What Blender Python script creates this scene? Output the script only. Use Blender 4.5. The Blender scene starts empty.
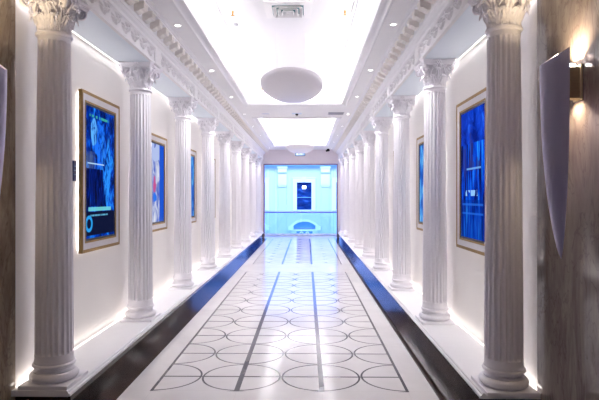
import bpy, bmesh, math, random
import numpy as np
from mathutils import Vector, Matrix

random.seed(7)
PI = math.pi
SC = bpy.context.scene
COL = SC.collection

# ------------------------------------------------------------------ camera, world, exposure
F = 518.0
YAW = math.atan(7.0 / F)
cam_d = bpy.data.cameras.new('camera')
cam_d.sensor_width = 36.0
cam_d.lens = 36.0 * F / 599.0
cam_d.shift_y = -3.0 / 599.0
cam_d.clip_start = 0.05
cam_d.clip_end = 200
cam = bpy.data.objects.new('camera', cam_d)
cam.location = (0, 0, 1.5)
cam.rotation_euler = (PI / 2, 0, YAW)
COL.objects.link(cam)
SC.camera = cam

world = bpy.data.worlds.new('world')
SC.world = world
world.use_nodes = True
world.node_tree.nodes['Background'].inputs[0].default_value = (0.42, 0.38, 0.90, 1)
world.node_tree.nodes['Background'].inputs[1].default_value = 0.055

vs = SC.view_settings
vs.view_transform = 'Standard'
vs.look = 'None'
vs.exposure = 1.25
vs.gamma = 1.0
vs.use_curve_mapping = False
SC.cycles.max_bounces = 14
SC.cycles.diffuse_bounces = 8
SC.cycles.glossy_bounces = 6

U = 1.245                     # measuring unit of the hall (camera height above the column blocks)
XC = -0.17                    # hall axis, in U
H = 1.5
Y_NEAR, Y_END = 2.75 * U, 15.1 * U      # white wall start, end opening
Y_FAC = 24.0 * U                        # facade across the atrium

P_TRAY = 47.0        # W per long cove lamp
P_TRAY_END = 6.0
P_WALL_LOW = 4.5
P_WALL_TOP = 5.0
P_DOWN = 17.0
P_SCONCE_UP = 2.8
P_SCONCE_DOWN = 0.7
P_ATRIUM = 1120.0
P_ATRIUM_LOW = 210.0


def area(name, loc, rot, sx, sy, power, color=(1, 1, 1), spread=PI):
    d = bpy.data.lights.new(name, 'AREA')
    d.shape = 'RECTANGLE'
    d.size, d.size_y = sx, sy
    d.energy = power
    d.color = color
    d.spread = spread
    o = bpy.data.objects.new(name, d)
    o.location = loc
    o.rotation_euler = rot
    COL.objects.link(o)
    return o


def sx(side, d):
    """hall side (-1 left, +1 right) and distance from the axis (in U) -> x in metres"""
    return (XC + side * d) * U


TRAYS = [(3.25 * U, 7.72 * U), (9.05 * U, 14.0 * U)]
WARM = (1.0, 0.93, 0.84)
NEUT = (0.985, 0.965, 0.985)
# cove lamps hidden behind the lips of the two ceiling trays
for (ya, yb) in TRAYS:
    ym, ln = (ya + yb) / 2, (yb - ya)
    for s in (-1, 1):
        area('cove_light', (sx(s, 0.765), ym, H + 1.422 * U), (PI, -s * 0.75, 0), 0.04, ln, P_TRAY * ln / 6.15, NEUT)
    for yy in (ya - 0.065 * U, yb + 0.065 * U):
        area('cove_light', (sx(0, 0), yy, H + 1.425 * U), (PI, 0, 0), 1.4 * U, 0.04, P_TRAY_END, NEUT)
# strip lights along the foot and the head of both walls
yl = Y_END - Y_NEAR
for s in (-1, 1):
    area('wall_strip_light', (sx(s, 1.362), Y_NEAR + yl / 2, 0.243), (PI, -s * 0.30, 0), 0.02, yl, P_WALL_LOW, WARM)
    area('wall_strip_light', (sx(s, 1.362), Y_NEAR + yl / 2, H + 1.09 * U), (0, s * 0.30, 0), 0.02, yl, P_WALL_TOP, (1, 0.97, 0.97))
# blue wash of the atrium beyond the opening
BLUE = (0.30, 0.41, 1.0)
area('atrium_light', (-0.3, Y_END + 4.5, 7.0), (math.radians(55), 0, 0), 10, 5, P_ATRIUM, BLUE)
area('atrium_light', (-0.3, Y_END + 4.5, -3.4), (math.radians(135), 0, 0), 9, 3, P_ATRIUM_LOW, (0.20, 0.36, 1.0))


# ------------------------------------------------------------------ materials
class NT:
    def __init__(self, name):
        self.m = bpy.data.materials.new(name)
        self.m.use_nodes = True
        self.t = self.m.node_tree
        self.b = self.t.nodes['Principled BSDF']
        self.out = self.t.nodes['Material Output']

    def node(self, kind, **kw):
        n = self.t.nodes.new(kind)
        for k, v in kw.items():
            setattr(n, k, v)
        return n

    def link(self, a, b):
        self.t.links.new(a, b)

    def math(self, op, a, b=None, c=None, clamp=False):
        n = self.node('ShaderNodeMath', operation=op, use_clamp=clamp)
        for i, v in enumerate((a, b, c)):
            if v is None:
                continue
            if isinstance(v, (int, float)):
                n.inputs[i].default_value = v
            else:
                self.link(v, n.inputs[i])
        return n.outputs[0]

    def mix(self, fac, a, b):
        n = self.node('ShaderNodeMix', data_type='RGBA')
        for i, v in ((0, fac), (6, a), (7, b)):
            if isinstance(v, (int, float)):
                n.inputs[i].default_value = v
            elif isinstance(v, tuple):
                n.inputs[i].default_value = (*v, 1) if len(v) == 3 else v
            else:
                self.link(v, n.inputs[i])
        return n.outputs[2]

    def noise(self, vec, scale, detail=3.0, rough=0.5, dist=0.0):
        n = self.node('ShaderNodeTexNoise')
        if vec is not None:
            self.link(vec, n.inputs['Vector'])
        n.inputs['Scale'].default_value = scale
        n.inputs['Detail'].default_value = detail
        n.inputs['Roughness'].default_value = rough
        n.inputs['Distortion'].default_value = dist
        return n.outputs[0]

    def ramp(self, fac, stops):
        n = self.node('ShaderNodeValToRGB')
        while len(n.color_ramp.elements) < len(stops):
            n.color_ramp.elements.new(0.5)
        for e, (p, c) in zip(n.color_ramp.elements, stops):
            e.position = p
            e.color = (*c, 1) if len(c) == 3 else c
        self.link(fac, n.inputs[0])
        return n.outputs[0]

    def coord(self, which='Object'):
        return self.node('ShaderNodeTexCoord').outputs[which]

    def mapping(self, vec, scale=(1, 1, 1), loc=(0, 0, 0)):
        n = self.node('ShaderNodeMapping')
        n.inputs['Scale'].default_value = scale
        n.inputs['Location'].default_value = loc
        self.link(vec, n.inputs['Vector'])
        return n.outputs[0]


def plain(name, col, rough=0.5, metal=0.0, spec=0.5, var=0.03, scale=9.0, emit=None, estr=0.0):
    n = NT(name)
    v = n.noise(n.coord('Object'), scale, 4)
    lo = tuple(max(0, c * (1 - var)) for c in col)
    hi = tuple(min(1, c * (1 + var)) for c in col)
    n.link(n.mix(v, lo, hi), n.b.inputs['Base Color'])
    n.b.inputs['Roughness'].default_value = rough
    n.b.inputs['Metallic'].default_value = metal
    n.b.inputs['Specular IOR Level'].default_value = spec
    if emit:
        n.b.inputs['Emission Color'].default_value = (*emit, 1)
        n.b.inputs['Emission Strength'].default_value = estr
    return n.m


M = {}
M['wall'] = plain('wall_paint', (0.82, 0.79, 0.76), 0.6, var=0.02, scale=3)
M['plaster'] = plain('white_plaster', (0.80, 0.79, 0.81), 0.55, var=0.025, scale=14)
M['column'] = plain('column_plaster', (0.80, 0.78, 0.825), 0.5, var=0.03, scale=22)
M['ceiling'] = plain('ceiling_paint', (0.81, 0.80, 0.81), 0.65, var=0.015)
M['soffit'] = plain('pale_blue_soffit', (0.74, 0.80, 0.87), 0.6, var=0.01)
M['header'] = plain('header_paint', (0.78, 0.71, 0.72), 0.6, var=0.02)
M['bowl'] = plain('lamp_bowl_enamel', (0.74, 0.71, 0.745), 0.45, var=0.02)
M['gold'] = plain('antique_gold', (0.30, 0.185, 0.06), 0.45, 0.6, var=0.35, scale=40)
M['silver'] = plain('brushed_silver', (0.60, 0.58, 0.60), 0.4, 0.35, var=0.08, scale=30)
M['black'] = plain('black_bezel', (0.008, 0.008, 0.014), 0.25, var=0.1)
M['sconce'] = plain('lilac_grey_lacquer', (0.68, 0.66, 0.90), 0.35, var=0.02)
M['brass'] = plain('satin_brass', (0.62, 0.50, 0.30), 0.3, 0.8, var=0.1)
M['copper'] = plain('sprinkler_copper', (0.62, 0.33, 0.10), 0.3, 0.8)
M['white_metal'] = plain('white_metal', (0.82, 0.80, 0.80), 0.4, var=0.01)
M['grey_metal'] = plain('grey_metal', (0.42, 0.42, 0.45), 0.45, 0.3, var=0.04)
M['teal'] = plain('dark_teal_duct', (0.05, 0.17, 0.19), 0.6, var=0.1)
M['lens'] = plain('lamp_lens', (0.9, 0.9, 0.9), 0.3, emit=(1, 0.97, 0.95), estr=6)
M['led'] = plain('led_diffuser', (0.9, 0.9, 0.9), 0.4, emit=(1, 0.93, 0.82), estr=1.1)
M['backlight'] = plain('backlight_led', (0.9, 0.9, 0.9), 0.4, emit=(0.95, 0.95, 1), estr=4.0)
M['sign_blue'] = plain('sign_face', (0.25, 0.40, 0.75), 0.4, emit=(0.30, 0.50, 0.9), estr=0.25)
M['sign_mark'] = plain('sign_mark', (0.8, 0.9, 1), 0.4, emit=(0.7, 0.88, 1), estr=0.35)
M['sign_case'] = plain('sign_case', (0.03, 0.14, 0.12), 0.4)
M['plaque'] = plain('plaque_navy', (0.02, 0.035, 0.16), 0.3, var=0.3, scale=60)
M['plaque_mark'] = plain('plaque_mark', (0.2, 0.35, 0.6), 0.4)
M['rail'] = plain('violet_steel', (0.20, 0.17, 0.38), 0.3, 0.6)
M['railtop'] = plain('pale_rail_cap', (0.85, 0.85, 0.9), 0.3)
M['bronze'] = plain('bronze_trim', (0.30, 0.17, 0.14), 0.35, 0.6)
M['facade'] = plain('facade_paint', (0.66, 0.74, 0.80), 0.7, var=0.03, scale=0.8)
M['facade_trim'] = plain('facade_trim_paint', (0.9, 0.92, 0.93), 0.7, var=0.02)
M['facade_dark'] = plain('facade_blue_and_painted_shade', (0.16, 0.42, 0.62), 0.7, var=0.04)  # deep blue; on the pediments it puts shade into the colour

# dark window glass of the facade
n = NT('dark_window_glass')
v = n.noise(n.mapping(n.coord(), (1, 1, 3)), 2.2, 4)
n.link(n.ramp(v, [(0.3, (0.002, 0.012, 0.06)), (0.6, (0.01, 0.05, 0.16)), (0.75, (0.05, 0.16, 0.35))]), n.b.inputs['Base Color'])
n.b.inputs['Roughness'].default_value = 0.12
M['dark_glass'] = n.m

# balustrade glass
n = NT('balustrade_glass')
tr = n.node('ShaderNodeBsdfTransparent')
tr.inputs[0].default_value = (0.80, 0.92, 0.985, 1)
gl = n.node('ShaderNodeBsdfGlossy')
gl.inputs['Roughness'].default_value = 0.02
fr = n.node('ShaderNodeFresnel')
fr.inputs[0].default_value = 1.45
mx = n.node('ShaderNodeMixShader')
n.link(fr.outputs[0], mx.inputs[0])
n.link(tr.outputs[0], mx.inputs[1])
n.link(gl.outputs[0], mx.inputs[2])
n.link(mx.outputs[0], n.out.inputs[0])
M['glass'] = n.m


# polished travertine of the near walls
def marble(name, cols, off):
    n = NT(name)
    c = n.coord()
    warp = n.noise(n.mapping(c, (1, 1, 0.35), off), 1.6, 5, 0.6, 0.6)
    veins = n.noise(n.mapping(c, (1, 2.6, 0.7), off), 1.8, 8, 0.68, 1.1)
    fine = n.noise(n.mapping(c, (1, 9, 1.4), off), 4.0, 6, 0.7, 0.5)
    s = n.math('ADD', n.math('MULTIPLY', veins, 0.6), n.math('ADD', n.math('MULTIPLY', warp, 0.25), n.math('MULTIPLY', fine, 0.15)))
    base = n.ramp(s, [(0.33, cols[0]), (0.45, cols[1]), (0.53, cols[2]), (0.66, cols[3])])
    crack = n.noise(n.mapping(c, (1, 2.2, 0.9), off), 1.7, 5, 0.55, 1.5)
    line = n.math('SUBTRACT', 1.0, n.math('MULTIPLY', n.math('ABSOLUTE', n.math('SUBTRACT', crack, 0.5)), 60.0), clamp=True)
    col = n.mix(n.math('MULTIPLY', line, 0.5), base, cols[4])
    n.link(col, n.b.inputs['Base Color'])
    n.b.inputs['Roughness'].default_value = 0.08
    n.b.inputs['Specular IOR Level'].default_value = 0.45
    return n.m


M['marble_l'] = marble('brown_travertine', [(0.075, 0.05, 0.034), (0.16, 0.115, 0.08), (0.24, 0.18, 0.125), (0.38, 0.31, 0.23), (0.05, 0.03, 0.02)], (3.1, 0.4, 1.2))
M['marble_r'] = marble('grey_travertine', [(0.13, 0.10, 0.095), (0.19, 0.155, 0.145), (0.25, 0.21, 0.195), (0.32, 0.27, 0.25), (0.08, 0.06, 0.055)], (7.7, 1.9, 0.3))

# dark polished marble border and kick
n = NT('dark_marble')
c = n.coord()
v = n.noise(n.mapping(c, (1, 1, 1)), 5.0, 6, 0.6, 0.7)
base = n.ramp(v, [(0.3, (0.012, 0.006, 0.004)), (0.55, (0.032, 0.017, 0.012)), (0.75, (0.075, 0.042, 0.03))])
sep = n.node('ShaderNodeSeparateXYZ')
n.link(c, sep.inputs[0])
fy = n.math('FRACT', n.math('DIVIDE', sep.outputs[1], 0.62))
jt = n.math('LESS_THAN', fy, 0.012)
n.link(n.mix(jt, base, (0.008, 0.006, 0.006)), n.b.inputs['Base Color'])
n.b.inputs['Roughness'].default_value = 0.06
n.b.inputs['IOR'].default_value = 1.33
M['dark_marble'] = n.m

# polished white floor with the inlaid grid and circles
n = NT('inlaid_floor')
c = n.coord()
sep = n.node('ShaderNodeSeparateXYZ')
n.link(c, sep.inputs[0])
X, Y = sep.outputs[0], sep.outputs[1]
PX, PY = 0.44 * H, 0.425 * H
X1 = -0.361 * H               # first inner line
YS = 2.668 * H                # start of the first panel
Y1E = YS + 10 * PY
Y2S = 7.70 * H
xr = n.math('DIVIDE', n.math('SUBTRACT', X, X1), PX)          # -1,0,1,2 on the lines
xi = n.math('ROUND', xr)
dx = n.math('MULTIPLY', n.math('ABSOLUTE', n.math('SUBTRACT', xr, xi)), PX)
inx = n.math('LESS_THAN', n.math('ABSOLUTE', n.math('SUBTRACT', xr, 0.5)), 1.5 + 0.012 / PX)


def rows(start):
    yr = n.math('SUBTRACT', n.math('DIVIDE', n.math('SUBTRACT', Y, start), PY), 0.5)
    yi = n.math('ROUND', yr)
    return n.math('MULTIPLY', n.math('ABSOLUTE', n.math('SUBTRACT', yr, yi)), PY)


in1 = n.math('MULTIPLY', n.math('GREATER_THAN', Y, YS - 0.012), n.math('LESS_THAN', Y, Y1E + 0.012))
in2 = n.math('MULTIPLY', n.math('GREATER_THAN', Y, Y2S), n.math('LESS_THAN', Y, Y_END - 0.3))
inner = n.math('LESS_THAN', n.math('ABSOLUTE', n.math('SUBTRACT', xr, 0.5)), 1.0)
vw = n.math('ADD', n.math('MULTIPLY', inner, 0.009), 0.012)
dy1, dy2 = rows(YS), rows(Y2S)


def pattern(dy, inside):
    vert = n.math('LESS_THAN', dx, vw)
    hor = n.math('LESS_THAN', dy, 0.012)
    rr = n.math('SQRT', n.math('ADD', n.math('POWER', n.math('DIVIDE', dx, PX), 2.0), n.math('POWER', n.math('DIVIDE', dy, PY), 2.0)))
    circ = n.math('LESS_THAN', n.math('ABSOLUTE', n.math('SUBTRACT', rr, 0.484)), 0.0125)
    a = n.math('MAXIMUM', vert, n.math('MAXIMUM', hor, circ))
    return n.math('MULTIPLY', n.math('MULTIPLY', a, inside), inx)


pat = n.math('MAXIMUM', pattern(dy1, in1), pattern(dy2, in2))
v = n.noise(n.mapping(c, (1, 1, 1)), 1.3, 6, 0.6, 0.8)
white = n.ramp(v, [(0.3, (0.62, 0.60, 0.595)), (0.6, (0.71, 0.69, 0.685))])
ty = n.math('FRACT', n.math('DIVIDE', n.math('SUBTRACT', Y, YS), 2 * PY))
tx = n.math('FRACT', n.math('DIVIDE', n.math('SUBTRACT', X, X1), PX * 1.0))
jo = n.math('MAXIMUM', n.math('LESS_THAN', ty, 0.003), n.math('LESS_THAN', tx, 0.0045))
white = n.mix(n.math('MULTIPLY', jo, 0.3), white, (0.4, 0.36, 0.35))
grey = n.ramp(v, [(0.3, (0.05, 0.045, 0.055)), (0.6, (0.08, 0.075, 0.085))])
n.link(n.mix(pat, white, grey), n.b.inputs['Base Color'])
n.b.inputs['Roughness'].default_value = 0.13
n.b.inputs['IOR'].default_value = 1.42
M['floor'] = n.m


# ------------------------------------------------------------------ mesh helpers
class MB:
    def __init__(self):
        self.v, self.f = [], []

    def add(self, verts, faces):
        o = len(self.v)
        self.v += [tuple(p) for p in verts]
        self.f += [tuple(i + o for i in f) for f in faces]
        return self

    def box(self, x0, x1, y0, y1, z0, z1):
        x0, x1 = sorted((x0, x1)); y0, y1 = sorted((y0, y1)); z0, z1 = sorted((z0, z1))
        return self.add([(x0, y0, z0), (x1, y0, z0), (x1, y1, z0), (x0, y1, z0), (x0, y0, z1), (x1, y0, z1), (x1, y1, z1), (x0, y1, z1)],
                        [(0, 3, 2, 1), (4, 5, 6, 7), (0, 1, 5, 4), (1, 2, 6, 5), (2, 3, 7, 6), (3, 0, 4, 7)])

    def prism_y(self, prof, y0, y1):
        """closed (x, z) polygon extruded along y"""
        k = len(prof)
        vs_ = [(x, y0, z) for x, z in prof] + [(x, y1, z) for x, z in prof]
        fs = [(i, (i + 1) % k, k + (i + 1) % k, k + i) for i in range(k)] + [tuple(range(k))[::-1], tuple(range(k, 2 * k))]
        return self.add(vs_, fs)

    def prism_x(self, prof, x0, x1):
        """closed (y, z) polygon extruded along x"""
        k = len(prof)
        vs_ = [(x0, y, z) for y, z in prof] + [(x1, y, z) for y, z in prof]
        fs = [(i, (i + 1) % k, k + (i + 1) % k, k + i) for i in range(k)] + [tuple(range(k))[::-1], tuple(range(k, 2 * k))]
        return self.add(vs_, fs)

    def prism_z(self, prof, z0, z1):
        k = len(prof)
        vs_ = [(x, y, z0) for x, y in prof] + [(x, y, z1) for x, y in prof]
        fs = [(i, (i + 1) % k, k + (i + 1) % k, k + i) for i in range(k)] + [tuple(range(k))[::-1], tuple(range(k, 2 * k))]
        return self.add(vs_, fs)

    def lathe(self, prof, n_=40, c=(0, 0, 0), sx_=1.0, sy_=1.0, cap=True):
        vs_, fs = [], []
        for r, z in prof:
            for i in range(n_):
                a = 2 * PI * i / n_
                vs_.append((c[0] + r * sx_ * math.cos(a), c[1] + r * sy_ * math.sin(a), c[2] + z))
        for j in range(len(prof) - 1):
            for i in range(n_):
                a, b = j * n_ + i, j * n_ + (i + 1) % n_
                fs.append((a, b, b + n_, a + n_))
        if cap:
            fs.append(tuple(range(n_))[::-1])
            fs.append(tuple(range((len(prof) - 1) * n_, len(prof) * n_)))
        return self.add(vs_, fs)

    def ring_rect(self, path, x0, x1, y0, y1, closed=True):
        """profile (offset outwards, z) swept with mitred corners round a rectangle"""
        vs_, fs = [], []
        for o, z in path:
            vs_ += [(x0 - o, y0 - o, z), (x1 + o, y0 - o, z), (x1 + o, y1 + o, z), (x0 - o, y1 + o, z)]
        k = len(path)
        for j in range(k if closed else k - 1):
            jn = (j + 1) % k
            for i in range(4):
                a, b = j * 4 + i, j * 4 + (i + 1) % 4
                c_, d = jn * 4 + (i + 1) % 4, jn * 4 + i
                fs.append((a, b, c_, d))
        return self.add(vs_, fs)

    def tube(self, pts, rad, n_=8, flat=1.0, axis=None):
        """tube along points; rad number or list"""
        pts = [Vector(p) for p in pts]
        k = len(pts)
        vs_, fs = [], []
        up = Vector(axis) if axis else Vector((0.13, 0.27, 0.95))
        for i, p in enumerate(pts):
            t = (pts[min(i + 1, k - 1)] - pts[max(i - 1, 0)]).normalized()
            a = t.cross(up)
            if a.length < 1e-4:
                a = t.cross(Vector((1, 0, 0)))
            a.normalize()
            b = a.cross(t).normalized()
            r = rad[i] if isinstance(rad, (list, tuple)) else rad
            for q in range(n_):
                w = 2 * PI * q / n_
                vs_.append(p + a * (r * math.cos(w)) + b * (r * flat * math.sin(w)))
        for i in range(k - 1):
            for q in range(n_):
                fs.append((i * n_ + q, i * n_ + (q + 1) % n_, (i + 1) * n_ + (q + 1) % n_, (i + 1) * n_ + q))
        fs.append(tuple(range(n_))[::-1])
        fs.append(tuple(range((k - 1) * n_, k * n_)))
        return self.add(vs_, fs)

    def sphere(self, c, r, nu=14, nv=8, s=(1, 1, 1)):
        prof = [(max(1e-4, math.sin(PI * j / nv)), -math.cos(PI * j / nv)) for j in range(nv + 1)]
        vs_, fs = [], []
        for pr, pz in prof:
            for i in range(nu):
                a = 2 * PI * i / nu
                vs_.append((c[0] + r * s[0] * pr * math.cos(a), c[1] + r * s[1] * pr * math.sin(a), c[2] + r * s[2] * pz))
        for j in range(nv):
            for i in range(nu):
                a, b = j * nu + i, j * nu + (i + 1) % nu
                fs.append((a, b, b + nu, a + nu))
        return self.add(vs_, fs)

    def mesh(self, name, mat, smooth=30, merge=True):
        me = bpy.data.meshes.new(name)
        me.from_pydata(self.v, [], self.f)
        bm = bmesh.new()
        bm.from_mesh(me)
        if merge:
            bmesh.ops.remove_doubles(bm, verts=bm.verts, dist=1e-5)
        bmesh.ops.recalc_face_normals(bm, faces=bm.faces)
        bm.to_mesh(me)
        bm.free()
        if smooth:
            me.polygons.foreach_set('use_smooth', [True] * len(me.polygons))
            me.set_sharp_from_angle(angle=math.radians(smooth))
        me.materials.append(mat)
        return me

    def build(self, name, mat, parent=None, smooth=30, merge=True, bevel=0):
        return link(name, self.mesh(name, mat, smooth, merge), parent, bevel=bevel)


def link(name, me, parent=None, loc=(0, 0, 0), rot=(0, 0, 0), bevel=0):
    o = bpy.data.objects.new(name, me)
    COL.objects.link(o)
    o.location = loc
    o.rotation_euler = rot
    if parent:
        o.parent = parent
    if bevel:
        b = o.modifiers.new('bevel', 'BEVEL')
        b.width = bevel
        b.segments = 2
        b.limit_method = 'ANGLE'
    return o


def empty(name, loc, rz=0):
    o = bpy.data.objects.new(name, None)
    o.empty_display_size = 0.1
    COL.objects.link(o)
    o.location = loc
    o.rotation_euler = (0, 0, rz)
    return o


def tag(o, label=None, cat=None, group=None, kind=None):
    if label: o['label'] = label
    if cat: o['category'] = cat
    if group: o['group'] = group
    if kind: o['kind'] = kind
    return o


def struct(o, label=None):
    o['kind'] = 'structure'
    if label:
        o['label'] = label
    return o


def copy_tree(o, parent=None):
    c = o.copy()
    COL.objects.link(c)
    c.parent = parent
    for ch in o.children:
        copy_tree(ch, c)
    return c


# ------------------------------------------------------------------ room shell
ZS = H + 1.38 * U             # flat soffit
ZT = H + 1.54 * U             # tray ceiling
D_WALL = 1.39
Y_BACK = -1.6
XL, XR = sx(-1, D_WALL), sx(1, D_WALL)

struct(MB().box(XL - 0.3, XR + 0.3, Y_BACK, Y_END + 1.28 * U, -0.25, 0).build('floor', M['floor'], smooth=0))
for s, nm in ((-1, 'left'), (1, 'right')):
    x0, x1 = sx(s, 0.96), sx(s, 1.09)
    struct(MB().box(x0, x1, Y_BACK, Y_END, -0.01, 0.003).build('trim_' + str(1 if s < 0 else 2), M['dark_marble'], smooth=0),
           'dark polished marble border of the floor on the %s side' % nm)
    # white wall and marble pier
    x0 = sx(s, D_WALL)
    struct(MB().box(x0, x0 + s * 0.3, Y_NEAR, Y_END + 0.2, -0.2, ZT + 0.3).build('wall_' + nm, M['wall'], smooth=0))
    struct(MB().box(x0 - s * 0.004, x0 + s * 0.3, Y_BACK, Y_NEAR, -0.2, ZT + 0.3).build('wall_near_' + nm, M['marble_l' if s < 0 else 'marble_r'], smooth=0),
           'polished travertine wall in the %s foreground' % nm)
    # plinth: dark kick with a stepped white slab
    struct(MB().box(sx(s, 1.09), x0, Y_NEAR - 0.0, Y_END, 0, 0.19).build('baseboard_' + nm, M['dark_marble'], smooth=0),
           'dark marble kick below the %s column ledge' % nm)
    pr = [(1.40, 0.19), (1.088, 0.19), (1.074, 0.194), (1.074, 0.208), (1.079, 0.212), (1.086, 0.214), (1.086, 0.222), (1.092, 0.228), (1.40, 0.228)]
    struct(MB().prism_y([(sx(s, min(d, D_WALL)), z) for d, z in pr], Y_NEAR - 0.05, Y_END).build('trim_' + str(3 if s < 0 else 4), M['plaster'], smooth=0),
           'white ledge under the %s row of columns' % nm)

# ceiling: flat soffits round two recessed trays
D_LIP, D_TRAY = 0.69, 0.82
cb = MB()
for s in (-1, 1):
    cb.box(sx(s, 0.78), sx(s, 1.39), Y_BACK, Y_END, ZS, ZS + 0.05)
R_ = 0.09 * U
for (ya, yb) in ((Y_BACK, TRAYS[0][0] - R_), (TRAYS[0][1] + R_, TRAYS[1][0] - R_), (TRAYS[1][1] + R_, Y_END)):
    cb.box(sx(-1, 0.78), sx(1, 0.78), ya, yb, ZS, ZS + 0.05)
cb.box(XL, XR, Y_BACK, Y_END, ZT, ZT + 0.1)
struct(cb.build('ceiling', M['ceiling'], smooth=0))
for i, (ya, yb) in enumerate(TRAYS):
    u_ = U
    path = [(0.09 * u_, ZS + 0.03), (0.09 * u_, ZS - 0.012), (0.082 * u_, ZS - 0.022), (0.070 * u_, ZS - 0.022), (0.066 * u_, ZS - 0.012), (0.060 * u_, ZS - 0.004),
            (0.048 * u_, ZS + 0.004), (0.030 * u_, ZS + 0.006), (0.026 * u_, ZS - 0.004), (0.004 * u_, ZS - 0.004), (0.0, ZS + 0.004), (0.0, ZS + 0.052),
            (0.008 * u_, ZS + 0.055), (0.03 * u_, ZS + 0.05), (0.13 * u_, ZS + 0.05), (0.13 * u_, ZT), (0.142 * u_, ZT), (0.142 * u_, ZS + 0.03)]
    struct(MB().ring_rect(path, sx(-1, D_LIP), sx(1, D_LIP), ya, yb).build('trim_%d' % (5 + i), M['plaster'], smooth=0),
           'stepped cove lip round the %s ceiling tray' % ('near', 'far')[i])
    # raised moulding on the tray ceiling
    mp = [(0.0, ZT), (0.0, ZT - 0.012), (-0.012, ZT - 0.022), (-0.03, ZT - 0.022), (-0.038, ZT - 0.010), (-0.06, ZT - 0.010), (-0.066, ZT)]
    struct(MB().ring_rect(mp, sx(-1, 0.60), sx(1, 0.60), ya + 0.1 * U, yb - 0.1 * U).build('trim_%d' % (7 + i), M['plaster'], smooth=0),
           'raised moulding on the %s tray ceiling' % ('near', 'far')[i])

# entablature on each side: beam with frieze, cornice with modillions
Z_BEAM, Z_FRZ = H + 1.102 * U, H + 1.25 * U
D_BEAM = 1.09
Y_B0 = 2.5 * U
COL_PITCH = 1.49 * U
Y_COL = {-1: [(2.85 + 1.49 * k) * U for k in range(9)], 1: [(2.79 + 1.49 * k) * U for k in range(9)]}


def frieze_mesh():
    """one bay of carved foliage: a height field with scrolls and leaves"""
    L, Hh = COL_PITCH - 0.20, Z_FRZ - Z_BEAM - 0.075
    ns, nt = 300, 40
    s_ = np.linspace(0, L, ns)[:, None] * np.ones((1, nt))
    t_ = np.linspace(0, Hh, nt)[None, :] * np.ones((ns, 1))
    h = np.zeros((ns, nt))
    p = L / 7.0
    W = Hh
    for k in range(7):
        x0 = (k + 0.5) * p
        # S shaped stem
        for q in np.linspace(-1, 1, 26):
            cx = x0 + 0.20 * p * math.sin(q * PI) + 0.06 * p * q
            cz = W * (0.5 + 0.42 * q)
            r = 0.0085 * (1.1 - 0.3 * abs(q))
            d2 = ((s_ - cx) ** 2 + (t_ - cz) ** 2) / r ** 2
            h = np.maximum(h, 0.024 * np.exp(-d2))
        # leaf lobes fanning from the stem
        for q, sg in ((-0.6, 1), (-0.25, -1), (0.1, 1), (0.45, -1), (0.75, 1), (-0.8, -1)):
            cx = x0 + 0.20 * p * math.sin(q * PI) + sg * 0.21 * p
            cz = W * (0.5 + 0.42 * q) + 0.012
            an = sg * 0.9 + 0.3
            du = (s_ - cx) * math.cos(an) + (t_ - cz) * math.sin(an)
            dv = -(s_ - cx) * math.sin(an) + (t_ - cz) * math.cos(an)
            e = (du / 0.034) ** 2 + (dv / 0.013) ** 2
            h = np.maximum(h, 0.022 * np.clip(1 - e, 0, 1) ** 0.5 * (0.72 + 0.28 * np.cos(dv / 0.013 * 3.0)))
    mb = MB()
    vs_ = [(0.0 + h[i, j], s_[i, j], t_[i, j]) for i in range(ns) for j in range(nt)]
    fs = [(i * nt + j, (i + 1) * nt + j, (i + 1) * nt + j + 1, i * nt + j + 1) for i in range(ns - 1) for j in range(nt - 1)]
    mb.add(vs_, fs)
    # closed back
    o = len(mb.v)
    b = 0.012
    mb.add([(-b, 0, 0), (-b, L, 0), (-b, L, Hh), (-b, 0, Hh)], [(0, 1, 2, 3)])
    return mb.mesh('frieze_carving', M['plaster'], 50, merge=False)


FRZ = frieze_mesh()
mod_mb = MB()
# scrolled bracket block hanging below the corona: x towards the hall
mod_mb.prism_y([(0, 0.080), (0, 0.0), (0.022, -0.004), (0.045, 0.006), (0.060, 0.018), (0.084, 0.022), (0.090, 0.030), (0.090, 0.060)], -0.048, 0.048)
mod_mb.box(0, 0.094, -0.056, 0.056, 0.060, 0.080)
MODI = mod_mb.mesh('modillion', plain('modillion_shaded_plaster', (0.76, 0.72, 0.68), 0.6, var=0.06, scale=30), 0)  # white plaster tinted tan: warm shade put into the base colour

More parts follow.
